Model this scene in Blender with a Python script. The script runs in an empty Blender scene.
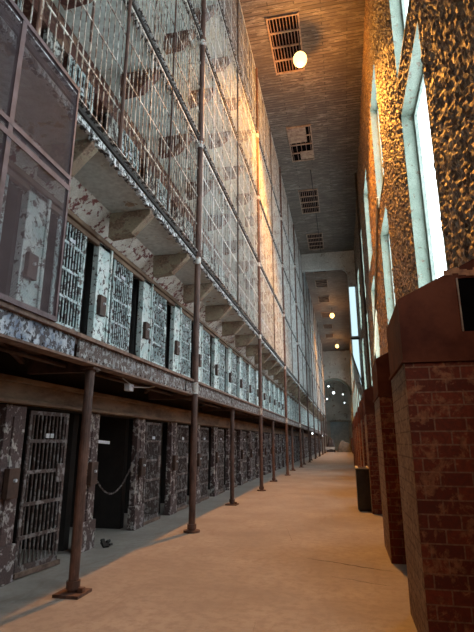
import bpy, math, random
from mathutils import Vector, Matrix, noise
random.seed(7)
S = bpy.context.scene
COL = S.collection

# ------------------------------------------------------------------ camera
cam_d = bpy.data.cameras.new('camera'); cam = bpy.data.objects.new('camera', cam_d); COL.objects.link(cam)
cam.location = (0, 0, 1.6)
cam.rotation_euler = (math.radians(90 + 14.83), 0, math.radians(12.42))
cam_d.sensor_fit = 'VERTICAL'; cam_d.sensor_height = 24.0; cam_d.lens = 18.0
cam_d.clip_start = 0.05; cam_d.clip_end = 400
S.camera = cam
# ------------------------------------------------------------------ world, exposure
w = bpy.data.worlds.new('world'); S.world = w; w.use_nodes = True
w.node_tree.nodes['Background'].inputs[0].default_value = (0.75, 0.88, 1.0, 1)
w.node_tree.nodes['Background'].inputs[1].default_value = 1.0
S.view_settings.view_transform = 'Standard'; S.view_settings.look = 'None'
S.view_settings.gamma = 1.0; S.view_settings.exposure = 0.1
S.view_settings.use_curve_mapping = False
WINDOW_L = 5.8          # brightness of the daylit panes
WINDOW_C = (0.80, 0.93, 1.0)
LAMP_C = (1.0, 0.385, 0.06)
LAMP_GLOBE = 4.0
LAMP_BULB = 520.0
LAMP_DOWN = 7000.0
LAMPS = [(-0.4, -7.0), (-0.89, 15.5), (-0.67, 55.4), (-0.39, 74.5)]  # first one is added, unseen behind the viewer, to warm the near brick
CEIL = 17.0
for (x, y) in LAMPS:     # each hanging lamp's reflector throws its light down
    l = bpy.data.lights.new('lamp_light', 'SPOT'); l.energy = LAMP_DOWN * (0.15 if y < 0 else 1.0 if y < 20 else 0.6); l.color = LAMP_C
    l.spot_size = math.radians(116); l.spot_blend = 0.6; l.shadow_soft_size = 0.25
    o = bpy.data.objects.new('lamp_light', l); o.location = (x, y, CEIL - 1.5); COL.objects.link(o)
    l = bpy.data.lights.new('bulb_light', 'POINT'); l.energy = LAMP_BULB * (1.0 if 0 < y < 20 else 0.2); l.color = LAMP_C; l.shadow_soft_size = 0.1
    o = bpy.data.objects.new('bulb_light', l); o.location = (x, y, CEIL - 1.42); COL.objects.link(o)

# ------------------------------------------------------------------ materials
def new_mat(name):
    m = bpy.data.materials.new(name); m.use_nodes = True
    nt = m.node_tree; b = nt.nodes['Principled BSDF']
    return m, nt, b
def N(nt, t, **k):
    n = nt.nodes.new(t)
    for a, v in k.items(): setattr(n, a, v)
    return n
def L(nt, a, b): nt.links.new(a, b)
def pos(nt, scale=(1, 1, 1)):
    g = N(nt, 'ShaderNodeNewGeometry'); mp = N(nt, 'ShaderNodeMapping')
    mp.inputs['Scale'].default_value = scale
    L(nt, g.outputs['Position'], mp.inputs['Vector']); return mp.outputs['Vector']
def nz(nt, v, scale, detail=6, rough=0.6, dist=0.0):
    n = N(nt, 'ShaderNodeTexNoise'); n.inputs['Scale'].default_value = scale
    n.inputs['Detail'].default_value = detail; n.inputs['Roughness'].default_value = rough
    n.inputs['Distortion'].default_value = dist; L(nt, v, n.inputs['Vector']); return n.outputs['Fac']
def ramp(nt, f, stops, interp='LINEAR'):
    r = N(nt, 'ShaderNodeValToRGB'); r.color_ramp.interpolation = interp
    e = r.color_ramp.elements
    while len(e) < len(stops): e.new(0.5)
    for i, (p, c) in enumerate(stops):
        e[i].position = p; e[i].color = (c[0], c[1], c[2], 1) if hasattr(c, '__len__') else (c, c, c, 1)
    L(nt, f, r.inputs['Fac']); return r.outputs['Color']
def mix(nt, f, a, b, mode='MIX'):
    n = N(nt, 'ShaderNodeMix', data_type='RGBA', blend_type=mode)
    for s, v in ((n.inputs[0], f), (n.inputs[6], a), (n.inputs[7], b)):
        if hasattr(v, 'is_linked'): L(nt, v, s)
        elif hasattr(v, '__len__'): s.default_value = (v[0], v[1], v[2], 1)
        else: s.default_value = v
    return n.outputs[2]
def bump(nt, b, h, strength=0.5, dist=0.02):
    n = N(nt, 'ShaderNodeBump'); n.inputs['Strength'].default_value = strength
    n.inputs['Distance'].default_value = dist; L(nt, h, n.inputs['Height'])
    L(nt, n.outputs['Normal'], b.inputs['Normal'])

def peel(name, paint, under, amount=0.5, scale=5.0, paint2=None, rough=0.6, stretch=(1, 1, 1)):
    """old paint flaking off a darker ground; amount = share of paint left"""
    m, nt, b = new_mat(name); v = pos(nt, stretch)
    f = nz(nt, v, scale, 9, 0.68, 0.3); g = nz(nt, v, scale * 0.35, 4); fine = nz(nt, v, scale * 7, 4)
    t = 0.5 + (0.5 - amount) * 0.32
    mask = ramp(nt, f, [(t - 0.012, 0), (t + 0.012, 1)])
    pc = mix(nt, ramp(nt, g, [(0.4, 0), (0.6, 1)]), paint, paint2 or [c * 0.7 for c in paint])
    pc = mix(nt, ramp(nt, fine, [(0.35, 0.5), (0.6, 0)]), pc, [c * 0.45 for c in paint])
    uc = mix(nt, ramp(nt, fine, [(0.4, 0), (0.65, 1)]), under, [min(1, c * 2.2) for c in under])
    L(nt, mix(nt, mask, uc, pc), b.inputs['Base Color']); b.inputs['Roughness'].default_value = rough
    bump(nt, b, mix(nt, 0.3, mask, fine), 0.6, 0.015)
    return m
def mottled(name, c1, c2, scale=4.0, rough=0.7, metal=0.0, bstr=0.3, stretch=(1, 1, 1)):
    m, nt, b = new_mat(name); v = pos(nt, stretch)
    f = nz(nt, v, scale, 8, 0.65); L(nt, ramp(nt, f, [(0.38, c1), (0.62, c2)]), b.inputs['Base Color'])
    b.inputs['Roughness'].default_value = rough; b.inputs['Metallic'].default_value = metal
    bump(nt, b, f, bstr, 0.01); return m
def glow(name, c, s):
    m, nt, b = new_mat(name)
    b.inputs['Base Color'].default_value = (0.05, 0.05, 0.05, 1)
    b.inputs['Emission Color'].default_value = (*c, 1); b.inputs['Emission Strength'].default_value = s
    return m

def floor_mat():
    m, nt, b = new_mat('worn_concrete'); v = pos(nt)
    a = nz(nt, v, 0.8, 6, 0.6); f = nz(nt, v, 9, 8, 0.7); s = nz(nt, pos(nt, (1, .35, 1)), 2.5, 8, 0.7, 1.0)
    c = ramp(nt, a, [(0.35, (.28, .25, .22)), (0.65, (.39, .355, .315))])
    c = mix(nt, ramp(nt, f, [(0.38, 0.6), (0.56, 0)]), c, (.20, .165, .135))
    c = mix(nt, ramp(nt, s, [(0.56, 0), (0.68, 0.5)]), c, (.22, .17, .13))
    L(nt, c, b.inputs['Base Color'])
    L(nt, ramp(nt, f, [(0.3, 0.45), (0.7, 0.72)]), b.inputs['Roughness'])
    bump(nt, b, f, 0.25, 0.004); return m
def brick_mat(name, c1, c2, cm, cp):
    m, nt, b = new_mat(name); g = N(nt, 'ShaderNodeNewGeometry'); sp = N(nt, 'ShaderNodeSeparateXYZ')
    L(nt, g.outputs['Position'], sp.inputs[0]); ad = N(nt, 'ShaderNodeMath', operation='ADD')
    L(nt, sp.outputs[0], ad.inputs[0]); L(nt, sp.outputs[1], ad.inputs[1])
    cb = N(nt, 'ShaderNodeCombineXYZ'); L(nt, ad.outputs[0], cb.inputs[0]); L(nt, sp.outputs[2], cb.inputs[1])
    br = N(nt, 'ShaderNodeTexBrick'); L(nt, cb.outputs[0], br.inputs['Vector'])
    br.inputs['Scale'].default_value = 1.0; br.inputs['Brick Width'].default_value = 0.24
    br.inputs['Row Height'].default_value = 0.105; br.inputs['Mortar Size'].default_value = 0.007
    br.inputs['Color1'].default_value = (*c1, 1); br.inputs['Color2'].default_value = (*c2, 1)
    br.inputs['Mortar'].default_value = (*cm, 1); br.inputs['Mortar Smooth'].default_value = 0.3
    v = pos(nt); f = nz(nt, v, 7, 8, 0.7, 0.4)
    c = mix(nt, ramp(nt, f, [(0.52, 0), (0.58, 0.75)]), br.outputs['Color'], cp)
    c = mix(nt, ramp(nt, nz(nt, v, 25, 4), [(0.4, 0.5), (0.6, 0)]), c, (.07, .025, .018))
    L(nt, c, b.inputs['Base Color']); b.inputs['Roughness'].default_value = 0.85; b.inputs['Specular IOR Level'].default_value = 0.15
    bump(nt, b, mix(nt, 0.35, br.outputs['Fac'], f), -0.6, 0.012); return m
def rough_wall_mat():
    m, nt, b = new_mat('flaking_plaster_over_stone'); v = pos(nt, (1, 1, 0.55))
    d = nz(nt, v, 6, 8, 0.7, 0.6)
    vo = N(nt, 'ShaderNodeTexVoronoi'); vo.inputs['Scale'].default_value = 17
    mx = mix(nt, 0.12, v, N_out_color(nt, v, 9)); L(nt, mx, vo.inputs['Vector'])
    vo2 = N(nt, 'ShaderNodeTexVoronoi'); vo2.inputs['Scale'].default_value = 40; L(nt, mx, vo2.inputs['Vector'])
    c = ramp(nt, d, [(0.36, (.09, .05, .03)), (0.5, (.17, .105, .06)), (0.66, (.30, .21, .12))])
    bw = N(nt, 'ShaderNodeRGBToBW'); L(nt, vo.outputs['Color'], bw.inputs[0])
    c = mix(nt, 0.8, c, ramp(nt, bw.outputs[0], [(0.2, 0.45), (0.8, 1.3)]), 'MULTIPLY')
    bw2 = N(nt, 'ShaderNodeRGBToBW'); L(nt, vo2.outputs['Color'], bw2.inputs[0])
    c = mix(nt, ramp(nt, bw2.outputs[0], [(0.72, 0), (0.8, 0.6)]), c, (.48, .36, .22))
    L(nt, c, b.inputs['Base Color']); b.inputs['Roughness'].default_value = 0.55
    h = mix(nt, 0.5, vo.outputs['Color'], vo2.outputs['Color'])
    bump(nt, b, mix(nt, 0.5, h, d), 0.45, 0.03); return m
def N_out_color(nt, v, scale):
    n = N(nt, 'ShaderNodeTexNoise'); n.inputs['Scale'].default_value = scale; L(nt, v, n.inputs['Vector'])
    return n.outputs['Color']
def ceiling_mat():
    m, nt, b = new_mat('old_ceiling_boards'); g = N(nt, 'ShaderNodeNewGeometry'); sp = N(nt, 'ShaderNodeSeparateXYZ')
    L(nt, g.outputs['Position'], sp.inputs[0])
    cb = N(nt, 'ShaderNodeCombineXYZ'); L(nt, sp.outputs[0], cb.inputs[0]); L(nt, sp.outputs[1], cb.inputs[1])
    br = N(nt, 'ShaderNodeTexBrick'); L(nt, cb.outputs[0], br.inputs['Vector']); br.inputs['Scale'].default_value = 1
    br.inputs['Brick Width'].default_value = 1.9; br.inputs['Row Height'].default_value = 0.16
    br.inputs['Mortar Size'].default_value = 0.018
    br.inputs['Color1'].default_value = (.17, .135, .11, 1); br.inputs['Color2'].default_value = (.105, .08, .065, 1)
    br.inputs['Mortar'].default_value = (.035, .028, .022, 1)
    v = pos(nt, (0.5, 2.5, 1)); f = nz(nt, v, 3.2, 9, 0.78, 0.5)
    c = mix(nt, ramp(nt, f, [(0.52, 0), (0.58, 0.8)]), br.outputs['Color'], (.30, .27, .23))
    c = mix(nt, ramp(nt, nz(nt, pos(nt), 0.6, 5), [(0.4, 0.6), (0.6, 0)]), c, (.09, .07, .055))
    L(nt, c, b.inputs['Base Color']); b.inputs['Roughness'].default_value = 0.7
    bump(nt, b, mix(nt, 0.4, br.outputs['Fac'], f), -0.5, 0.02); return m

M = {}
M['floor'] = floor_mat(); M['brick'] = brick_mat('red_brick', (.21, .045, .024), (.11, .024, .015), (.24, .13, .08), (.34, .15, .075))
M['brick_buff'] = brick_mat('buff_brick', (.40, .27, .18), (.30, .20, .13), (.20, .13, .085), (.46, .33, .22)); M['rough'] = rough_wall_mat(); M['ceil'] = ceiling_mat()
M['crack'] = mottled('dark_crack', (.05, .035, .025), (.09, .06, .04), 12)
M['wall_white'] = peel('peeling_white_wall', (.62, .65, .61), (.035, .024, .02), 0.42, 6.0, (.42, .45, .42))
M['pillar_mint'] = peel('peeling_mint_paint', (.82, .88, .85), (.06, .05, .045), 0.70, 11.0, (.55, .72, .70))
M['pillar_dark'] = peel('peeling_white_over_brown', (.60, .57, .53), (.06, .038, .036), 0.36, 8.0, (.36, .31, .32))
M['cove'] = peel('peeling_white_over_red', (.80, .80, .74), (.13, .045, .04), 0.66, 7.0, (.60, .56, .48))
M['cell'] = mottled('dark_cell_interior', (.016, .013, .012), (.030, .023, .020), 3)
M['soffit'] = peel('pale_soffit_paint', (.66, .70, .66), (.22, .16, .11), 0.80, 1.8, (.52, .55, .52))
M['soffit2'] = peel('pale_mint_soffit_paint', (.80, .90, .86), (.22, .16, .12), 1.0, 1.8, (.68, .78, .75))
M['concrete_bracket'] = peel('bracket_paint', (.36, .30, .20), (.14, .09, .06), 0.55, 4.0, (.26, .19, .13))
M['bracket_dark'] = peel('dark_red_bracket', (.30, .17, .11), (.07, .025, .018), 0.4, 5.0)
M['edge'] = peel('edge_paint', (.80, .82, .82), (.03, .026, .024), 0.5, 14.0)
M['fascia'] = peel('fascia_paint', (.50, .50, .49), (.07, .045, .038), 0.42, 14.0, (.26, .25, .25))
M['fascia_blue'] = peel('fascia_blue_paint', (.58, .63, .68), (.04, .035, .04), 0.52, 13.0, (.12, .17, .28))
M['rust_edge'] = mottled('rusty_angle', (.10, .06, .045), (.24, .16, .12), 8)
M['rust_dark'] = mottled('dark_rust', (.045, .024, .018), (.10, .052, .035), 5)
M['beam'] = mottled('tan_painted_beam', (.13, .08, .05), (.29, .20, .13), 5, stretch=(1, .3, 1))
M['pole'] = mottled('rusty_pole', (.055, .028, .022), (.15, .082, .06), 9, 0.6, stretch=(1, 1, .4))
M['pole_white'] = peel('pole_white_paint', (.72, .72, .68), (.22, .11, .07), 0.7, 14)
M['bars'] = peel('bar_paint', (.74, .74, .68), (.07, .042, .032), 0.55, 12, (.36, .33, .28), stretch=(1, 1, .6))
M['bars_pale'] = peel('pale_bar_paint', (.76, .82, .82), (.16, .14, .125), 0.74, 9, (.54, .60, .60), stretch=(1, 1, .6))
M['post_grey'] = mottled('grey_brown_post', (.10, .085, .075), (.20, .17, .15), 8)
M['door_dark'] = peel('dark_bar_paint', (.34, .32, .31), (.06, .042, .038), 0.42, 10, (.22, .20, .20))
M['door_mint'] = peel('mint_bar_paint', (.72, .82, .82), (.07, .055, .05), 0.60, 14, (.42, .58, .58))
M['plate_white'] = mottled('white_plate', (.55, .58, .62), (.75, .78, .82), 10)
M['mesh'] = mottled('purple_brown_wire', (.085, .06, .068), (.15, .11, .122), 3, 0.6)
M['screen_frame'] = mottled('purple_frame', (.07, .05, .058), (.13, .10, .115), 5, 0.6)
M['hood'] = mottled('rust_red_sheet', (.070, .016, .008), (.125, .035, .016), 3.0, 0.8)
M['hood'].node_tree.nodes['Principled BSDF'].inputs['Specular IOR Level'].default_value = 0.15
M['orange_rust'] = mottled('orange_rust', (.20, .07, .025), (.42, .17, .06), 14)
M['void'] = mottled('black_duct', (.003, .003, .003), (.006, .005, .005), 3, 1.0)
M['void'].node_tree.nodes['Principled BSDF'].inputs['Specular IOR Level'].default_value = 0.0
M['reveal'] = peel('pale_green_reveal', (.30, .36, .29), (.14, .11, .08), 0.80, 6, (.22, .28, .22))
M['win_frame'] = mottled('pale_window_frame', (.20, .25, .22), (.34, .38, .33), 6)
M['pane'] = glow('daylit_pane', WINDOW_C, WINDOW_L)
M['plaster'] = peel('grey_plaster', (.60, .64, .62), (.18, .16, .14), 0.80, 1.2, (.44, .47, .45))
M['iron'] = mottled('black_iron', (.014, .012, .011), (.035, .03, .027), 9, 0.9)
M['vent_frame'] = mottled('vent_frame', (.22, .14, .10), (.38, .28, .20), 6)
M['vent_slat'] = mottled('vent_slat', (.16, .09, .07), (.26, .16, .12), 6)
M['globe'] = glow('lamp_globe_light', (1.0, 0.60, 0.18), LAMP_GLOBE)
M['small_glow'] = glow('white_bulb_light', (0.85, 0.97, 1.0), 5)
M['bin'] = mottled('black_bin', (.012, .010, .009), (.03, .024, .02), 6, 0.35)
M['brass'] = mottled('worn_brass_edge', (.60, .46, .22), (.80, .66, .36), 12, 0.45, 0.0)
M['end_door'] = mottled('blue_grey_door', (.22, .32, .40), (.32, .44, .52), 1.5)
M['tarp'] = mottled('grey_cover', (.07, .07, .065), (.15, .145, .135), 2)
M['cloth'] = mottled('pale_cloth', (.55, .62, .64), (.75, .80, .80), 4)
M['dark_cloth'] = mottled('dark_cloth', (.02, .022, .028), (.05, .05, .06), 4)
M['wood'] = mottled('pale_wood', (.34, .26, .15), (.52, .42, .27), 6, stretch=(1, 1, .2))

# ------------------------------------------------------------------ mesh helpers
class MB:
    def __init__(s): s.v = []; s.f = []; s.mi = []
    def add(s, vs, fs, mi=0):
        n = len(s.v); s.v += [tuple(p) for p in vs]; s.f += [tuple(i + n for i in q) for q in fs]; s.mi += [mi] * len(fs)
        return s
    def box(s, x0, x1, y0, y1, z0, z1, mi=0):
        vs = [(x, y, z) for x in (x0, x1) for y in (y0, y1) for z in (z0, z1)]
        return s.add(vs, [(0, 1, 3, 2), (4, 6, 7, 5), (0, 4, 5, 1), (2, 3, 7, 6), (0, 2, 6, 4), (1, 5, 7, 3)], mi)
    def bar(s, a, b, wd, ht=None, mi=0, up=(0, 0, 1)):
        a = Vector(a); b = Vector(b); ht = ht or wd; d = (b - a).normalized(); u = Vector(up)
        if abs(d.dot(u)) > 0.98: u = Vector((1, 0, 0))
        r = d.cross(u).normalized(); u = r.cross(d).normalized(); r *= wd / 2; u *= ht / 2
        vs = [p + i * r + j * u for p in (a, b) for i, j in ((-1, -1), (1, -1), (1, 1), (-1, 1))]
        return s.add(vs, [(3, 2, 1, 0), (4, 5, 6, 7), (0, 1, 5, 4), (1, 2, 6, 5), (2, 3, 7, 6), (3, 0, 4, 7)], mi)
    def tube(s, pts, r, n=12, mi=0, cap=True):
        pts = [Vector(p) for p in pts]; rs = r if hasattr(r, '__len__') else [r] * len(pts); vs = []; fs = []
        for i, p in enumerate(pts):
            d = (pts[min(i + 1, len(pts) - 1)] - pts[max(i - 1, 0)]).normalized()
            u = Vector((0, 0, 1)) if abs(d.z) < 0.9 else Vector((1, 0, 0))
            a = d.cross(u).normalized(); b = d.cross(a).normalized()
            vs += [p + rs[i] * (math.cos(t) * a + math.sin(t) * b) for t in [2 * math.pi * k / n for k in range(n)]]
        for i in range(len(pts) - 1):
            for k in range(n):
                fs.append((i * n + k, i * n + (k + 1) % n, (i + 1) * n + (k + 1) % n, (i + 1) * n + k))
        if cap: fs.append(tuple(range(n))[::-1]); fs.append(tuple((len(pts) - 1) * n + k for k in range(n)))
        return s.add(vs, fs, mi)
    def prism(s, poly, axis, a, b, mi=0):
        """poly: 2D points; axis 'y': (x,z) extruded along y; 'x': (y,z) along x; 'z': (x,y) along z"""
        def P(p, t): return {'y': (p[0], t, p[1]), 'x': (t, p[0], p[1]), 'z': (p[0], p[1], t)}[axis]
        n = len(poly); vs = [P(p, a) for p in poly] + [P(p, b) for p in poly]
        fs = [tuple(range(n)), tuple(range(n, 2 * n))[::-1]] + [(i, i + n, (i + 1) % n + n, (i + 1) % n) for i in range(n)]
        return s.add(vs, fs, mi)
    def build(s, name, mats, parent=None, smooth=False, bevel=0):
        me = bpy.data.meshes.new(name); me.from_pydata(s.v, [], s.f)
        for m in (mats if isinstance(mats, (list, tuple)) else [mats]): me.materials.append(m)
        for p, i in zip(me.polygons, s.mi): p.material_index = i; p.use_smooth = smooth
        me.update()
        o = bpy.data.objects.new(name, me); COL.objects.link(o)
        if parent: o.parent = parent
        if bevel:
            md = o.modifiers.new('bevel', 'BEVEL'); md.width = bevel; md.segments = 2; md.limit_method = 'ANGLE'
        return o
def tag(o, label, cat, group=None, kind=None):
    o['label'] = label; o['category'] = cat
    if group: o['group'] = group
    if kind: o['kind'] = kind
    return o
def thing(name, label, cat, loc=(0, 0, 0), group=None, rz=0):
    o = bpy.data.objects.new(name, None); COL.objects.link(o); o.location = loc; o.rotation_euler = (0, 0, rz)
    o.empty_display_size = 0.1
    return tag(o, label, cat, group)
def struct(o): o['kind'] = 'structure'; return o
def dup(root, loc, label, group=None, skip=()):
    r = root.copy(); COL.objects.link(r); r.location = loc; r['label'] = label
    if group: r['group'] = group
    for ch in list(root.children):
        if ch.name.split('.')[0] in skip: continue
        c = ch.copy(); COL.objects.link(c); c.parent = r
        for g in list(ch.children):
            d = g.copy(); COL.objects.link(d); d.parent = c
    return r
ORD = ['first', 'second', 'third', 'fourth', 'fifth', 'sixth', 'seventh', 'eighth', 'ninth', 'tenth', 'eleventh', 'twelfth']

# ------------------------------------------------------------------ dimensions
XP, XW, XR = -2.87, -4.0, 1.6         # pole line, cell fronts, right wall
Y0, Y1 = -10.0, 84.0
PITCH, YB = 1.92, 5.45                # cell bay, far edge of the first pillar in view
BASE = [0.0, 2.78, 5.46, 8.26, 11.06, 13.88]     # floor level of every tier
HEAD = [2.04, 5.0, 7.6, 10.4, 13.2, 16.0]
SOFF = [0, 2.62, 5.3, 8.1, 10.9, 13.72, 17.0]  # underside of gallery t, the ceiling last
NB0, NB1 = -3, 40                     # bays

# ------------------------------------------------------------------ floor, ceiling
fl = struct(MB().box(-6.4, 2.4, Y0, 96, -0.2, 0).build('floor', M['floor']))
def crack(pts, wd):
    mb = MB(); n = len(pts)
    vs = []
    for i, (x, y) in enumerate(pts):
        q = wd * (0.3 + 0.7 * math.sin(math.pi * i / (n - 1))) * random.uniform(.5, 1.2)
        vs += [(x, y - q, 0.0015), (x, y + q, 0.0015)]
    mb.add(vs, [(2 * i, 2 * i + 2, 2 * i + 3, 2 * i + 1) for i in range(n - 1)])
    return mb
def crackline(x0, y0, x1, y1, wd, n=26):
    pts = []
    for i in range(n + 1):
        t = i / n; pts.append((x0 + (x1 - x0) * t, y0 + (y1 - y0) * t + 0.03 * noise.noise((t * 9, x0, 0))))
    crack(pts, wd).build('floor_crack', M['crack'], fl)
crackline(-0.62, 7.42, 0.50, 6.92, 0.022)
crackline(-0.30, 6.55, 0.45, 6.25, 0.008)
crackline(-1.2, 9.9, -0.9, 8.3, 0.010)
crackline(-0.9, 4.9, -0.86, 4.5, 0.008)

ceil = struct(MB().box(-4.3, 2.2, Y0, 84.3, CEIL, CEIL + 0.25).build('ceiling', M['ceil']))

# ------------------------------------------------------------------ left wall: cell fronts
wl = MB()
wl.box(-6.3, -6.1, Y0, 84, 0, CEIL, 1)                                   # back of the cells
for t in range(6):
    top = BASE[t + 1] if t < 5 else CEIL
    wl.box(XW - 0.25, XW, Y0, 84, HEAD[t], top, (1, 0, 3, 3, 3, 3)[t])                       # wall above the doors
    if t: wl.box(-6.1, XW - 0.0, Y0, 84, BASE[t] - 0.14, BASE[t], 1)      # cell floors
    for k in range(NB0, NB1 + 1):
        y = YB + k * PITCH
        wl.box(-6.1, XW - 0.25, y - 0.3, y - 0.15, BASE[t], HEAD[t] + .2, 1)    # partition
        if t >= 2: wl.box(XW - 0.08, XW, y - 0.42, y, BASE[t], HEAD[t], 0)
    if t == 1:
        s = SOFF[t + 1]                                                      # coved haunch over the doors
        wl.prism([(XW, s - .32), (XW + .38, s), (XW, s)], 'y', Y0, 84, 2 if t == 1 else 0)
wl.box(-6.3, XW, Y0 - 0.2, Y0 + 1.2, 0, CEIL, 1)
wall_left = struct(wl.build('wall_left', [M['wall_white'], M['cell'], M['cove'], M['bracket_dark']]))
for t in (0, 1):
    for k in range(NB0, NB1 + 1):
        y = YB + k * PITCH; x = XW - .06
        mb = MB()
        if t == 0:
            mb.box(x, XW + 0.05, y - 0.38, y, 0.0, HEAD[0]); mb.box(x, XW + 0.09, y - 0.41, y + 0.03, 0.0, 0.42)
            mb.box(x, XW + 0.07, y - 0.25, y - .13, 0.42, 1.9)
        else:
            mb.box(x, XW + 0.05, y - 0.46, y, BASE[1], HEAD[1]); mb.box(x, XW + 0.08, y - 0.06, y, BASE[1], HEAD[1])
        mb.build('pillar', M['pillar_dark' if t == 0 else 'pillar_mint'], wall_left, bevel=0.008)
# door head beams
hb = MB(); hb.box(XW - .05, XW + 0.16, Y0, 84, 2.05, 2.10); hb.box(XW - .05, XW + 0.12, Y0, 84, 2.10, 2.30); hb.box(XW - .05, XW + 0.18, Y0, 84, 2.30, 2.36)
struct(hb.build('trim_1', M['beam'], None, bevel=0.006))
hb = MB(); hb.box(XW - .02, XW + 0.10, Y0, 84, 4.94, 5.02); hb.box(XW - .02, XW + 0.05, Y0, 84, 4.86, 4.94)
struct(hb.build('trim_2', M['beam'], None, bevel=0.006))

# ------------------------------------------------------------------ galleries
PY = [5.26 + 3.84 * i for i in range(-1, 20)]     # every pole; odd ones are the tall ones
g1 = thing('gallery', 'lowest steel gallery with peeling riveted fascia above the ground floor cells', 'gallery', (0, 0, BASE[1]), 'galleries along the cell block')
def loc(mb, z): mb.v = [(x, y, zz - z) for x, y, zz in mb.v]; return mb
loc(MB().box(XW + .01, XP - 0.02, Y0 + .1, 83.8, 2.66, 2.775), BASE[1]).build('deck', M['rust_dark'], g1)
ys = [Y0] + [y - 0.55 for y in PY if y > Y0 + 1] + [83.8]
for i in range(len(ys) - 1):
    a, b = ys[i] + 0.05, ys[i + 1] - 0.05; mb = MB()
    mb.box(XP - 0.03, XP + 0.0, a, b, 2.50, 2.73)
    n = int((b - a) / 0.16)
    for j in range(n):
        yy = a + (j + .5) * (b - a) / n; mb.box(XP, XP + 0.012, yy - .012, yy + .012, 2.69, 2.714); mb.box(XP, XP + .012, yy - .012, yy + .012, 2.52, 2.544)
    loc(mb, BASE[1]).build('fascia', M['fascia_blue' if i in (1,) else 'fascia'], g1)
mb = MB(); mb.box(XP - 0.10, XP + 0.05, Y0 + .1, 83.8, 2.73, 2.775); mb.box(XP - 0.14, XP + 0.03, Y0 + .1, 83.8, 2.475, 2.50)
loc(mb, BASE[1]).build('edge_angle', M['rust_edge'], g1)
for y in PY:
    if y < 0: continue
    mb = MB(); mb.box(XW + .16, XP - 0.03, y - .04, y + .04, 2.42, 2.66)
    mb.bar((XW + .15, y + 0.1, 2.55), (XP - .05, y + 1.85, 2.55), 0.05); mb.bar((XP - .05, y + 1.95, 2.55), (XW + .15, y + 3.7, 2.55), 0.05)
    loc(mb, BASE[1]).build('joist', M['rust_dark'], g1)
mb = MB().tube([(XP - .45, Y0 + .1, 2.50), (XP - .45, 83.8, 2.50)], 0.025, 8).tube([(XW + .5, Y0 + .1, 2.56), (XW + .5, 83.8, 2.56)], 0.018, 8)
loc(mb, BASE[1]).build('pipe', M['rust_dark'], g1)

names = {2: 'second', 3: 'third', 4: 'fourth', 5: 'topmost'}
for t in range(2, 6):
    g = thing('gallery', '%s gallery up, pale peeling soffit on brackets behind the tall bars' % names[t], 'gallery', (0, 0, BASE[t]), 'galleries along the cell block')
    s = SOFF[t]
    loc(MB().box(XW + .01, XP + 0.0, Y0 + .1, 83.8, s, BASE[t] - .02), BASE[t]).build('slab', M['soffit' if t == 2 else 'soffit2'], g)
    mb = MB(); y = Y0                                            # ragged edge of broken plaster and iron
    while y < 40:
        d = random.uniform(.05, .16); h = random.uniform(0.0, 0.07)
        mb.box(XP - .05, XP + 0.012, y, y + d * .8, s - h, s + .05); y += d
    loc(mb, BASE[t]).build('plaster_edge', M['edge'], g)
    mb = MB(); mb.box(XP + .0, XP + 0.035, Y0 + .1, 83.8, s + .07, BASE[t] - 0.03)
    loc(mb, BASE[t]).build('edge_angle', M['iron'], g)
    mb = MB(); mb.box(XP - .03, XP + 0.06, Y0 + .1, 83.8, BASE[t] + .02, BASE[t] + 0.035)
    loc(mb, BASE[t]).build('curb', M['edge'], g)
    for k in range(NB0 + 2, NB1):
        y = YB + k * PITCH + 1.25
        mb = MB().prism([(XP - .04, s), (XP - .04, s - .07), (XP - .36, s - .40), (XW + .36, s - .44), (XW + .36, s)], 'y', y - .09, y + .09)
        loc(mb, BASE[t]).build('bracket', M['concrete_bracket' if t == 2 else 'bracket_dark'], g, bevel=0.012)

# ------------------------------------------------------------------ poles
def pole(y, tall, label, group, full):
    x = XP + (0.045 if tall else -0.10); r = 0.062 if tall else 0.055
    t = thing('tall_pole' if tall else 'support_pole', label, 'pole', (x, y - (.12 if tall else .05), 0), group)
    top = CEIL if tall else 2.475
    mb = MB(); rings = [(0, 0)]; mb.tube([(0, 0, 0.03), (0, 0, top)], r, 14)
    for z in ([0.06] + [b - .1 for b in BASE[2:]] if tall else [0.06]): mb.tube([(0, 0, z), (0, 0, z + .08)], r + .02, 14)
    mb.build('shaft', M['pole'], t)
    mb = MB()
    if tall: mb.tube([(0, 0, 0), (0, 0, 0.035)], 0.15, 20)
    else:
        mb.box(-.15, .15, -.15, .15, 0, .03)
        mb.box(.07, .13, -.03, .03, .03, .075)
    mb.build('base_plate', M['pole'], t)
    if tall and full:
        for z in (2.5, 5.2, 8.0, 10.8, 13.6):
            MB().tube([(0, 0, z), (0, 0, z + .22)], r + .004, 14).build('painted_collar', M['pole_white'], t)
    elif not tall and full:
        MB().box(-.09, .09, -.09, .09, 2.44, 2.474).build('cap_plate', M['pole'], t)
cs = ct = 0
for i, y in enumerate(PY):
    if y < 2: continue
    tall = (i % 2 == 0); near = i < 9
    if tall:
        lab = ('rusty round pole rising from floor to ceiling, %s tall one from the left' % ORD[ct]) if ct < 4 else 'thin tall pole far down the row of gallery poles'
        pole(y, True, lab, 'tall poles along the cell block', near); ct += 1
    else:
        lab = ('rusty short pole under the lowest gallery, %s short one from the left' % ORD[cs]) if cs < 4 else 'thin short pole far down the row under the lowest gallery'
        pole(y, False, lab, 'short poles under the lowest gallery', near); cs += 1

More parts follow.
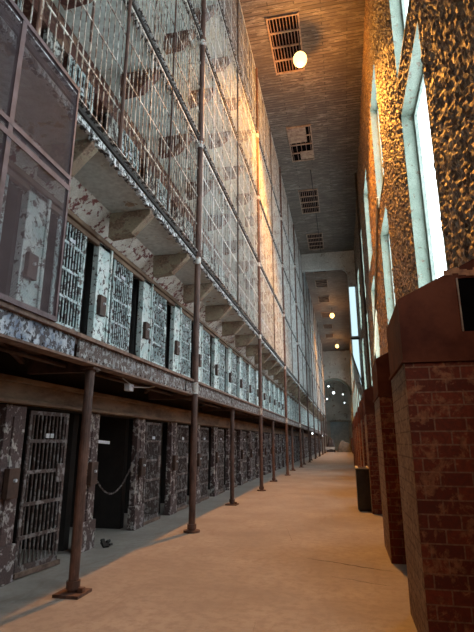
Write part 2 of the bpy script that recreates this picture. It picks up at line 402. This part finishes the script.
# ------------------------------------------------------------------ bar grilles between the tall poles
def grille_parts(parent, length, h, bm, step=0.135):
    mb = MB(); n = int(round(length / step))
    for j in range(n):
        y = (j + .5) * length / n; dx = random.uniform(-.004, .004); rr = 0.0060 if j % 7 else 0.014
        mb.bar((dx, y, 0), (dx + random.uniform(-.01, .01), y + random.uniform(-.012, .012), h), rr * 2)
    mb.build('bars', bm, parent)
    mb = MB()
    for z in (0.62, 1.28, 1.96): mb.bar((0, 0, z), (0, length, z), 0.014, 0.026)
    mb.bar((0, 0, h - .02), (0, length, h - .02), 0.02, 0.04)
    mb.build('cross_rails', bm, parent)
    for q in ((.25, .5, .75) if bm is M['bars'] else (.5,)):
        rr = .026 if q == .5 else .016
        MB().tube([(.03, length * q, 0), (.03, length * q, h)], rr, 8).build('post', M['pole'] if bm is M['bars'] else M['post_grey'], parent)
tall_y = [PY[i] for i in range(0, len(PY), 2)]
tall_y = [PY[0] - 7.68] + tall_y
for t in range(2, 6):
    z0 = BASE[t] + .035; h = (SOFF[t + 1] if t < 5 else CEIL) - z0 - .005
    proto = None
    for i in range(len(tall_y) - 1):
        a, b = tall_y[i] + .07, tall_y[i + 1] - .07
        if b < 2: continue
        if i <= 4:
            lab = 'painted iron bars on the %s gallery, %s panel from the left between tall poles' % (names[t], ORD[i - 1])
        else:
            lab = 'painted iron bars far along the %s gallery, seen edge on' % names[t]
        if proto is None or i < 3:
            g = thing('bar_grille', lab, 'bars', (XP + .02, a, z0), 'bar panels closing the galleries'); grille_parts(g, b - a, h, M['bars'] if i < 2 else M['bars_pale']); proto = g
        else: dup(proto, (XP + .02, a, z0), lab, 'bar panels closing the galleries')

# ------------------------------------------------------------------ cell doors
from bpy_extras.object_utils import world_to_camera_view
bpy.context.view_layer.update()
def seen(x, y, z):
    p = world_to_camera_view(S, cam, Vector((x, y, z))); return p.z > 0 and -.01 < p.x < 1 and -.01 < p.y < 1.02
def door(h, mat, label, wd=0.80, loc_=(0, 0, 0), plate=False, rz=0):
    t = thing('cell_door', label, 'cell door', loc_, 'barred cell doors', rz)
    mb = MB(); fw = 0.045
    mb.box(-.012, .012, 0, fw, 0, h); mb.box(-.012, .012, wd - fw, wd, 0, h); mb.box(-.012, .012, 0, wd, h - .05, h); mb.box(-.012, .012, 0, wd, 0, .07)
    mb.build('door_frame', mat, t)
    mb = MB(); n = 9
    for j in range(n):
        y = fw + (j + .5) * (wd - 2 * fw) / n; mb.tube([(0, y, .03), (0, y, h - .03)], 0.012, 6)
    mb.build('bars', mat, t)
    mb = MB()
    for z in (0.2, 0.4, 0.6, 0.8): mb.box(.008, .022, 0.01, wd - .01, h * z - .022, h * z + .022)
    mb.build('cross_bands', mat, t)
    MB().box(.015, .04, wd - .19, wd - .04, h * .52, h * .52 + .24).build('lock_plate', mat, t, bevel=0.004)
    MB().box(-.03, .05, -.02, wd + .02, -.055, 0.0).build('bottom_track', M['rust_edge'], t)
    if plate:
        mb = MB(); mb.box(.024, .03, .30, .37, h * .82, h * .82 + .06); mb.box(.024, .03, .385, .45, h * .82, h * .82 + .06)
        mb.build('number_plate', M['plate_white'], t)
    return t
XD = XW - 0.04
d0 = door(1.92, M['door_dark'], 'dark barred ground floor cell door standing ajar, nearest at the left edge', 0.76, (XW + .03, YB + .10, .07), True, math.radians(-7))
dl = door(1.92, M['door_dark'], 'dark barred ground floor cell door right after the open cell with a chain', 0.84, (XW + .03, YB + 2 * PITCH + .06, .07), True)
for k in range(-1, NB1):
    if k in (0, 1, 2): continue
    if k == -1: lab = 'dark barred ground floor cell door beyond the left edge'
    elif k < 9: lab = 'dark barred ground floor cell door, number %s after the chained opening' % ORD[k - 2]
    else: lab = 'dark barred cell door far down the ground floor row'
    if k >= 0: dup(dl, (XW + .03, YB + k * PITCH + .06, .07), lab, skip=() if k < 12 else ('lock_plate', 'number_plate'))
d1 = door(2.12, M['door_mint'], 'pale barred cell door on the second level just right of the wire mesh screen', 0.80, (XW + .02, YB + .28, BASE[1] + .06), True)
for k in range(-1, NB1):
    if k == 0: continue
    if k == -1: lab = 'pale barred cell door seen through the wire mesh screen'
    elif k < 8: lab = 'pale barred cell door on the second level, %s after the mesh screen' % ORD[k]
    else: lab = 'pale barred cell door far along the second level'
    dup(d1, (XW + .02, YB + k * PITCH + .10 + (.18 if k < 1 else 0.05), BASE[1] + .06), lab, skip=() if k < 12 else ('lock_plate', 'number_plate'))
for t in range(2, 6):
    c = 0
    for k in range(-1 if t < 4 else 0, 13):
        y = YB + k * PITCH + .10; v = seen(XW, y + .4, BASE[t] + 1.0)
        if v and c < 5: lab = 'peeling barred cell door behind the %s gallery bars, %s from the left' % (names[t], ORD[c]); c += 1
        elif v: lab = 'peeling barred cell door well along behind the %s gallery bars' % names[t]
        else: lab = 'peeling barred cell door on the %s gallery beyond the picture edge' % names[t]
        dup(d1, (XW + .02, y, BASE[t] + .04), lab, skip=('number_plate', 'lock_plate') if k > 4 or t > 3 else ())
# lock boxes on the pillars
def lockbox(x, y, z, label, first=[None]):
    if first[0] is None:
        t = thing('lock_box', label, 'lock box', (x, y, z), 'lock boxes on the cell pillars')
        cs_ = MB().box(0, .07, -.10, .10, -.17, .17).build('case', M['rust_dark'], t, bevel=0.006)
        MB().tube([(0.07, 0, .03), (.10, 0, .03)], .02, 10).build('knob', M['plate_white'], cs_)
        first[0] = t
    else: dup(first[0], (x, y, z), label)
cc = [0, 0]
for k in range(-1, 14):
    for q, (x, y, z, lvl) in enumerate(((XW + .052, YB + k * PITCH + PITCH - .30, BASE[1] + 1.05, 'pale second level'), (XW + .072, YB + k * PITCH + PITCH - .22, 1.12, 'ground floor'))):
        if not seen(x, y, z): continue
        lockbox(x, y, z, 'small dark lock box on a %s pillar, %s from the left' % (lvl, ORD[cc[q]]) if cc[q] < 7 else 'small dark lock box on a far %s pillar' % lvl); cc[q] += 1
# chain across the open cell
ch = MB(); ya, yb = YB + PITCH - .02, YB + 2 * PITCH - .36; n = 40; pts = []
for i in range(n + 1):
    t = i / n; pts.append(Vector((XW + .06, ya + (yb - ya) * t, 1.02 + .40 * t * t - .42 * math.sin(math.pi * t) * (1 - .35 * t))))
for i in range(n):
    a, b = pts[i], pts[i + 1]; d = (b - a) * .15; o_ = Vector((.012, 0, 0)) if i % 2 else Vector((0, .0, .012))
    ch.tube([a - d, a + o_, b + o_, b + d, b - o_, a - o_, a - d], .0045, 5)
tag(ch.build('chain', M['door_dark']), 'thin chain sagging across the open dark cell doorway', 'chain')
mb = MB().bar((XW + .03, YB + PITCH + .0, 1.60), (XW + .03, YB + PITCH + .42, 1.58), .02, .05)
tag(mb.build('latch_bar', M['plate_white']), 'short pale latch bar sticking into the chained cell doorway', 'latch')
mb = MB()
for i in range(5):
    a = random.uniform(0, 6.28); x, y = XW + .22 + .07 * math.cos(a), YB + PITCH + .12 + .08 * math.sin(a)
    mb.bar((x, y, .012), (x + .1 * math.sin(a), y + .08 * math.cos(a), .03 + .02 * i), .06, .03)
tag(mb.build('rubble', M['iron']), 'small dark rubble heap at the foot of the pillar beside the open cell', 'rubble', kind='stuff')

# ------------------------------------------------------------------ wire mesh screen, top left
sc = thing('wire_mesh_screen', 'large purple brown wire mesh screen standing on the lowest gallery edge', 'mesh screen', (XP + .055, 0, 2.78))
H = 2.80; YE = 4.17; YS = 1.2; mids = 3.18
mb = MB()
for y in (YE, mids, YS): mb.box(-.02, .02, y - .03, y + (.0 if y == YE else .03), 0, H)
for z in (0.02, 1.62, H - .03): mb.box(-.022, .022, YS, YE, z - .025, z + .025)
mb.box(.022, .026, YS, YE, 1.46, 1.52)
mb.build('screen_frame', M['screen_frame'], sc)
for (z0, z1) in ((.04, 1.6), (1.64, H - .05)):
    for (a, b) in ((YS + .03, mids - .03), (mids + .03, YE - .03)):
        mb = MB(); st = 0.013; wr = .0025
        n = int((b - a) / st)
        for j in range(n): y = a + (j + .5) * st; mb.bar((0, y, z0), (0, y, z1), wr)
        n = int((z1 - z0) / st)
        for j in range(n): z = z0 + (j + .5) * st; mb.bar((0.003, a, z), (0.003, b, z), wr)
        mb.build('wire_mesh', M['mesh'], sc)
# loose bits hanging under the gallery edge
mb = MB().tube([(XP - .2, 6.3, 2.48), (XP - .15, 6.6, 2.38), (XP - .12, 7.0, 2.42), (XP - .15, 7.4, 2.475)], .008, 6).box(XP - .24, XP - .16, 6.45, 6.6, 2.32, 2.42)
tag(mb.build('loose_cable', M['plate_white']), 'loose pale cable and box hanging under the lowest gallery edge', 'cable')

# ------------------------------------------------------------------ right wall with windows
WIN = []
for i in range(-1, 12):
    y = 7.0 + 6.4 * i
    if 35 < y < 40 or y > 80: continue
    WIN.append((y, y + 2.55))
ROWS = [(3.15, 8.55), (9.35, 13.6)]
def in_win(y, z):
    for a, b in WIN:
        if a < y < b:
            for c, d in ROWS:
                if c < z < d: return True
    return False
def lin(a, b, step):
    n = max(1, round((b - a) / step)); return [a + (b - a) * i / n for i in range(n)]
def wall_axis(brk, lo, hi, step):
    br = sorted(set([lo, hi] + [x for x in brk if lo < x < hi])); out = []
    for i in range(len(br) - 1): out += lin(br[i], br[i + 1], step)
    return out + [hi]
wr = MB()
zb = [z for r in ROWS for z in r]
for (ya, yb_, st) in ((Y0, 3.0, .5), (3.0, 17.0, .055), (17.0, 38.0, .13), (38.0, 84.0, .6)):
    ys = wall_axis([y for p in WIN for y in p], ya, yb_, st); zs = wall_axis(zb, 0, CEIL, st)
    idx = {}; vs = []; amp = .035 if st < .3 else .03
    for i, y in enumerate(ys):
        for j, z in enumerate(zs):
            e = any(abs(y - q) < 1e-6 for p in WIN for q in p)
            q = noise.noise((y * 4, z * 2.2, 0)) + .7 * noise.noise((y * 11, z * 6, 3))
            dx = amp * (q * .8)
            dy = 0.045 * noise.noise((y * 8, z * 7, 9)) if e else 0
            dx += random.uniform(-.022, .022) * (1 if st < .1 else 1.5 if st < .3 else 0)
            if i in (0, len(ys) - 1): dx = 0
            idx[i, j] = len(vs); vs.append((XR + max(-.06, min(.06, dx)), y + dy, z))
    fs = []
    for i in range(len(ys) - 1):
        for j in range(len(zs) - 1):
            if not in_win((ys[i] + ys[i + 1]) / 2, (zs[j] + zs[j + 1]) / 2):
                fs.append((idx[i, j], idx[i, j + 1], idx[i + 1, j + 1], idx[i + 1, j]))
    wr.add(vs, fs)
wall_right = struct(wr.build('wall_right', M['rough']))
# masonry behind the flaking face
ms = MB(); e = [Y0] + [y for p in WIN for y in p] + [83.8]
for i in range(0, len(e), 2): ms.box(XR + .1, XR + .5, e[i] - .02, e[i + 1] + .02, 0, CEIL)
for a, b in WIN:
    ms.box(XR + .1, XR + .5, a, b, 0, 3.12); ms.box(XR + .1, XR + .5, a, b, 8.58, 9.32); ms.box(XR + .1, XR + .5, a, b, 13.63, CEIL)
ms.build('masonry', M['rough'], wall_right)
n = 0
for a, b in WIN:
    for c, d in ROWS:
        n += 1
        mb = MB(); x0, x1 = XR - .0, XR + .36; tk = .035
        mb.box(x0, x1, a - .0, a + tk, c, d); mb.box(x0, x1, b - tk, b, c, d)
        mb.box(x0, x1, a, b, d - tk, d); mb.box(x0 - .02, x1, a, b, c, c + tk)
        wn = struct(mb.build('window_%d' % n, M['reveal']))
        mb = MB(); xa, xb = XR + .25, XR + .33
        for (p, q) in ((a + tk, a + .13), (b - .13, b - tk)): mb.box(xa, xb, p, q, c + tk, d - tk)
        mb.box(xa + .01, xb - .01, a + .13, b - .13, c + tk, c + .12); mb.box(xa + .01, xb - .01, a + .13, b - .13, d - .12, d - tk)
        mb.box(xa + .03, xb - .01, (a + b) / 2 - .03, (a + b) / 2 + .03, c + .1, d - .1)
        mb.build('window_frame', M['win_frame'], wn)
        MB().box(XR + .32, XR + .34, a + .05, b - .05, c + .05, d - .05).build('pane', M['pane'], wn)

# ------------------------------------------------------------------ brick piers with rusty hoods
PIERS = [4.2, 7.35, 12.0, 15.0, 18.1, 21.3, 24.5, 27.7, 30.9, 34.1]
XF = 0.53
def pier(y, d, label, label2, first=[None]):
    if first[0] is None:
        p = thing('brick_pier', label, 'brick pier', (XF, y, 0), 'brick piers along the right wall')
        MB().box(0, XR - XF - .03, 0, d, 0, 2.24).box(-.004, 0, .01, d - .01, 0, 2.24, 1).build('masonry', [M['brick'], M['brick_buff']], p)  # corridor-facing side alone takes the paler brick colour
        h = thing('duct_hood', label2, 'metal hood', (XF, y, 2.245), 'rusty hoods on the brick piers')
        w_ = XR - XF + .08; X = lambda x: x - XF
        mb = MB(); mb.prism([(-.01, 0), (w_, 0), (w_, 1.14), (-.01, .56)], 'y', .012, d - .012)
        # front sheet with its hatch hole
        hx0, hx1, hz0, hz1 = X(1.02), X(1.44), .25, .72
        f = [(-.01, 0), (w_, 0), (w_, 1.14), (-.01, .56)]
        def top(x): return .56 + .58 * (x + .01) / (w_ + .01)
        mb.prism([(-.01, 0), (hx0, 0), (hx0, top(hx0)), (-.01, .56)], 'y', 0, .012)
        mb.prism([(hx1, 0), (w_, 0), (w_, 1.14), (hx1, top(hx1))], 'y', 0, .012)
        mb.prism([(hx0, 0), (hx1, 0), (hx1, hz0), (hx0, hz0)], 'y', 0, .012)
        mb.prism([(hx0, hz1), (hx1, hz1), (hx1, top(hx1)), (hx0, top(hx0))], 'y', 0, .012)
        mb.build('hood_sheet', M['hood'], h)
        MB().box(-.025, w_ - .05, -.015, d + .01, 0, .025).build('base_flange', M['hood'], h)
        MB().box(hx0, hx1, .011, .0115, hz0, hz1).build('hatch_opening', M['void'], h)
        mb = MB(); mb.box(hx0 - .006, hx0 + .006, -.012, 0, hz0, hz1); mb.build('hatch_frame', M['vent_frame'], h)
        mb = MB()
        for q in range(9):
            xx = hx0 - .1 + q * .06; zz = hz1 + .03 + .015 * math.sin(q * 1.7); mb.box(xx, xx + .07, -.006, .002, zz, zz + .05)
        mb.build('rust_lip', M['orange_rust'], h)
        first[0] = (p, h)
    else:
        dup(first[0][0], (XF, y, 0), label); dup(first[0][1], (XF, y, 2.245), label2)
for i, y in enumerate(PIERS):
    if i == 0: a, b = 'brick pier in the right foreground, closest to the viewer', 'rust red sheet metal hood with a dark hatch on the nearest brick pier'
    elif i < 4: a, b = 'brick pier on the right, %s one back from the viewer' % ORD[i], 'rust red sloping hood on the %s brick pier back' % ORD[i]
    else: a, b = 'distant brick pier far along the right wall', 'distant rusty hood on a far brick pier along the right wall'
    pier(y, 1.2, a, b)
# low brick wall between piers far away, as the photo's unbroken brick line
mb = MB()
mb.box(.95, XR, 37.4, 83.9, 0, 2.1)
struct(mb.build('trim_3', M['brick']))

# dark bin standing before the third pier
bn = thing('waste_bin', 'tall black bin with two worn brass edges standing before the right piers', 'bin', (.22, 12.4, 0))
mb = MB().box(0, .33, 0, 1.0, .03, .93).box(.02, .31, .02, .98, 0, .03); mb.build('body', M['bin'], bn, bevel=.01)
mb = MB().box(-.01, .34, -.01, 1.01, .93, .955).build('lid', M['bin'], bn)
for x in (.0, .27): MB().box(x, x + .06, -.012, 1.012, .956, .985).build('brass_edge', M['brass'], bn)

# ------------------------------------------------------------------ pipes on the right wall
tag(MB().tube([(XR - .12, 26.0, 2.0), (XR - .12, 26.0, CEIL)], .06, 10).build('wall_pipe', M['iron']), 'dark vertical pipe on the right wall near the far window', 'pipe')
tag(MB().tube([(XR - .06, 24.6, 4.2), (XR - .06, 15.2, 9.6)], .045, 8).build('slanting_pipe', M['wood']), 'long tan pole slanting across the right wall between the windows', 'pipe')

# ------------------------------------------------------------------ portal across the corridor
pt = MB(); YP = 38.0
cx_, cz_, r_ = .30, 14.9, .65
poly = [(XP + .1, CEIL), (XP + .1, 15.55)] + [(cx_ + r_ * math.sin(a), cz_ + r_ * math.cos(a)) for a in [math.pi / 2 * i / 8 for i in range(9)]]
poly += [(.93, 8.0)] + [(.93 + .67 * (1 - math.cos(math.pi / 2 * i / 6)), 8.0 - 3.2 * math.sin(math.pi / 2 * i / 6)) for i in range(1, 7)]
poly += [(XR + .05, 4.8), (XR + .05, CEIL)]
# split into quads strip for a clean non-convex outline
outer = [(XP + .1, CEIL), (XP + .1, CEIL)]
vs = []; fs = []
inner = poly[1:-2]; n = len(inner)
def out_pt(p):
    if p[0] < cx_: return (p[0], CEIL)
    if p[1] > cz_: return (min(XR + .05, p[0] + (p[0] - cx_) * 2.2), CEIL)
    return (XR + .05, p[1])
for i in range(n - 1):
    a, b = inner[i], inner[i + 1]; c, d = out_pt(b), out_pt(a)
    pt.prism([a, b, c, d], 'y', YP, YP + .5)
pt.box(XP + .1, XR + .05, YP + .001, YP + .5, 16.9, CEIL)
struct(pt.build('trim_4', M['plaster']))
M['pale_pane'] = glow('pale_blue_pane', (.66, .92, 1.0), 1.0)  # panes here are a glow laid on the solid jamb for its bright face
pw = struct(MB().box(.96, XR - .08, YP - .04, YP, 9.6, 13.9).build('window_90', M['win_frame']))
MB().box(1.0, XR - .12, YP - .05, YP - .04, 9.7, 13.8).build('pane', M['pale_pane'], pw)
pw = struct(MB().prism([(.96, 9.45), (.96, 8.1), (XR - .08, 5.6), (XR - .08, 9.45)], 'y', YP - .04, YP).build('window_91', M['win_frame']))
MB().prism([(1.0, 9.4), (1.0, 8.2), (XR - .12, 5.8), (XR - .12, 9.4)], 'y', YP - .05, YP - .04).build('pane', M['pale_pane'], pw)
tag(MB().bar((.9, YP - .1, 8.3), (XR, YP - .1, 5.7), .08).build('slanting_rail', M['iron']), 'dark rail slanting down across the pale pane at the portal', 'rail')
tag(MB().box(.9, XR - .02, YP - .14, YP - .055, 9.45, 9.55).build('ledge_beam', M['iron']), 'dark ledge between the two pale panes at the portal', 'ledge')

# ------------------------------------------------------------------ ceiling grates
def grate(y, d, label, broken=False, wd=1.12):
    t = thing('ceiling_grate', label, 'ceiling grate', (-1.42, y, CEIL), 'grates in the ceiling')
    a = wd / 2; mb = MB(); mb.box(-a, a, 0, d, -.012, -.004); mb.build('backing', M['void'], t)
    mb = MB(); mb.box(-a - .06, -a, -.06, d + .06, -.06, -.001); mb.box(a, a + .06, -.06, d + .06, -.06, -.001)
    for q in range(5): yy = d * q / 4; mb.box(-a, a, yy - .03, yy + .03, -.06, -.001)
    mb.build('frame', M['vent_frame'], t)
    mb = MB()
    for q in range(9):
        if broken and q % 2: continue
        x = -a + (q + .5) * wd / 9; mb.box(x - .014, x + .014, 0, d, -.05, -.015)
    mb.build('slats', M['vent_slat'], t)
    if broken:
        MB().box(-a, a * .6, .05, d * .42, -.07, -.055).build('loose_board', M['vent_frame'], t); MB().box(-a * .2, a, d * .7, d * .95, -.07, -.055).build('loose_board', M['vent_frame'], t)
grate(14.3, 2.8, 'reddish slatted ceiling grate beside the bright lamp')
grate(20.9, 3.0, 'broken ceiling grate with pale boards, second from the viewer', True)
grate(27.3, 3.1, 'dark ceiling grate, third from the viewer')
grate(34.0, 3.0, 'dark ceiling grate just before the portal')
for y in (40.5, 45.0, 50.5, 57.5, 63.8, 70.0): grate(y, 2.2, 'small dark ceiling grate beyond the portal')
# wires between grates
tag(MB().tube([(-1.1, 25, CEIL - .03), (-1.1, 37.9, CEIL - .03)], .02, 6).build('conduit', M['iron']), 'thin dark conduit along the ceiling toward the portal', 'conduit')

# ------------------------------------------------------------------ hanging lamps
def lamp(x, y, label, r=.27):
    t = thing('hanging_lamp', label, 'lamp', (x, y, CEIL), 'hanging lamps')
    MB().tube([(0, 0, -.72), (0, 0, 0)], .018, 8).build('rod', M['iron'], t)
    MB().tube([(0, 0, -.74), (0, 0, -.66), (0, 0, -.60)], [.15, .12, .03], 14).build('cap', M['iron'], t)
    pts = [(0, 0, -.98 - r * 1.15 * math.cos(math.pi * i / 10)) for i in range(11)]
    MB().tube(pts, [max(.004, r * math.sin(math.pi * i / 10)) for i in range(11)], 20).build('globe', M['globe'], t, smooth=True)
for i, (x, y) in enumerate(LAMPS):
    lamp(x, y, ['glowing orange ceiling lamp behind the viewer', 'large glowing orange lamp beside the first ceiling grate',
                'small glowing orange lamp beyond the portal', 'tiny glowing lamp near the far end wall'][i])

# ------------------------------------------------------------------ end wall with arch
ew = MB(); YE_ = 84.0; acx, acz, ar = -1.3, 9.3, 2.6
ew.box(-4.2, acx - ar, YE_, YE_ + .5, 0, CEIL); ew.box(acx + ar, XR + .5, YE_, YE_ + .5, 0, CEIL)
for i in range(14):
    a0, a1 = math.pi * i / 14, math.pi * (i + 1) / 14
    p, q = (acx - ar * math.cos(a0), acz + ar * math.sin(a0)), (acx - ar * math.cos(a1), acz + ar * math.sin(a1))
    ew.prism([p, q, (q[0], CEIL), (p[0], CEIL)], 'y', YE_, YE_ + .5)
    R1 = ar + .35; p2, q2 = (acx - R1 * math.cos(a0), acz + R1 * math.sin(a0)), (acx - R1 * math.cos(a1), acz + R1 * math.sin(a1))
    ew.prism([p, q, q2, p2], 'y', YE_ - .15, YE_ + .1, 1)
M['green_trim'] = mottled('grey_green_trim', (.12, .16, .14), (.19, .24, .21), 3)
struct(ew.build('wall_end', [M['plaster'], M['green_trim']]))
rb = MB(); rb.box(-4.2, 2.0, 92, 92.3, 0, 13); rb.box(-4.4, -4.2, YE_, 92.3, 0, 13); rb.box(1.6, 1.8, YE_ + .5, 92.3, 0, 13); rb.box(-4.4, 2.0, YE_ + .5, 92.3, 12.6, 13)
rb.box(-4.2, 1.6, 91.6, 92, 5.4, 5.7); rb.box(-4.2, 1.6, 91.6, 92, 6.5, 6.7)
struct(rb.build('wall_back', M['plaster']))
struct(MB().box(-6.4, 2.2, Y0 - .3, Y0, 0, CEIL).build('wall_front', M['plaster']))
dr = MB().box(-2.3, .6, 91.4, 91.6, 0, 4.9).box(-2.5, -2.3, 91.35, 91.6, 0, 5.1).box(.6, .8, 91.35, 91.6, 0, 5.1).box(-2.5, .8, 91.35, 91.6, 4.9, 5.1)
dr = struct(dr.build('door_1', M['end_door']))
for (x, z, y, r) in ((-2.3, 11.0, 85.4, .14), (-1.5, 9.9, 86, .22), (-2.7, 8.9, 86.6, .13), (.1, 9.6, 86, .10), (.3, 8.2, 86.8, .10)):
    t = thing('hall_lamp', 'small white glowing lamp hanging in the far arched hall', 'lamp', (x, y, 12.6), 'white lamps in the far hall')
    MB().tube([(0, 0, z - 12.6 + r), (0, 0, 0)], .02, 6).build('cord', M['iron'], t)
    MB().tube([(0, 0, z - 12.6 - r * math.cos(math.pi * i / 8)) for i in range(9)], [max(.01, r * math.sin(math.pi * i / 8)) for i in range(9)], 12).build('bulb', M['small_glow'], t, smooth=True)
for (x, y, z, lab) in ((XP - .06, 46, 2.336, 'tiny white bulb under the lowest gallery, nearer one'), (XP - .06, 66, 2.336, 'tiny white bulb under the lowest gallery, farther one')):
    t = thing('gallery_bulb', lab, 'bulb', (x, y, z)); MB().tube([(0, 0, -.09), (0, 0, -.05), (0, 0, .03), (0, 0, .08)], [.02, .06, .06, .03], 10).build('bulb', M['small_glow'], t, smooth=True)
    MB().tube([(0, 0, .08), (0, 0, .14)], .03, 8).build('socket', M['iron'], t)
# clutter at the far end
t = thing('covered_table', 'table with a pale cloth at the far end, left side', 'table', (-2.3, 76, 0))
mb = MB().box(-.8, .8, -.4, .4, .75, .8).prism([(-.8, .75), (.8, .75), (.7, .42), (.2, .5), (-.3, .38), (-.75, .5)], 'y', -.42, -.4); mb.build('cloth', M['cloth'], t)
for (x, y) in ((-.7, -.3), (.7, -.3), (-.7, .3), (.7, .3)): MB().box(x - .03, x + .03, y - .03, y + .03, 0, .75).build('leg', M['iron'], t)
mb = MB(); nn = 14
for i in range(nn):
    for j in range(nn):
        pass
def mound(name, label, x, y, w_, d_, h_, mat):
    vs = []; fs = []; n = 14
    for i in range(n + 1):
        for j in range(n + 1):
            u, v = i / n * 2 - 1, j / n * 2 - 1; r = max(abs(u), abs(v))
            z = h_ * (1 - r ** 3) * (.8 + .3 * noise.noise((u * 2 + x, v * 2, 1)))
            vs.append((x + u * w_, y + v * d_, max(0, z)))
    for i in range(n):
        for j in range(n): a = i * (n + 1) + j; fs.append((a, a + n + 1, a + n + 2, a + 1))
    o = MB().add(vs, fs).build(name, mat, smooth=True); return tag(o, label, 'covered pile')
mound('covered_pile', 'large pile under a grey cover at the far end of the corridor', -.1, 80.5, 1.2, 1.6, 2.0, M['tarp'])
mound('dark_pile', 'dark heap beside the grey covered pile at the far end', -2.25, 80, .7, 1.0, 2.4, M['dark_cloth'])
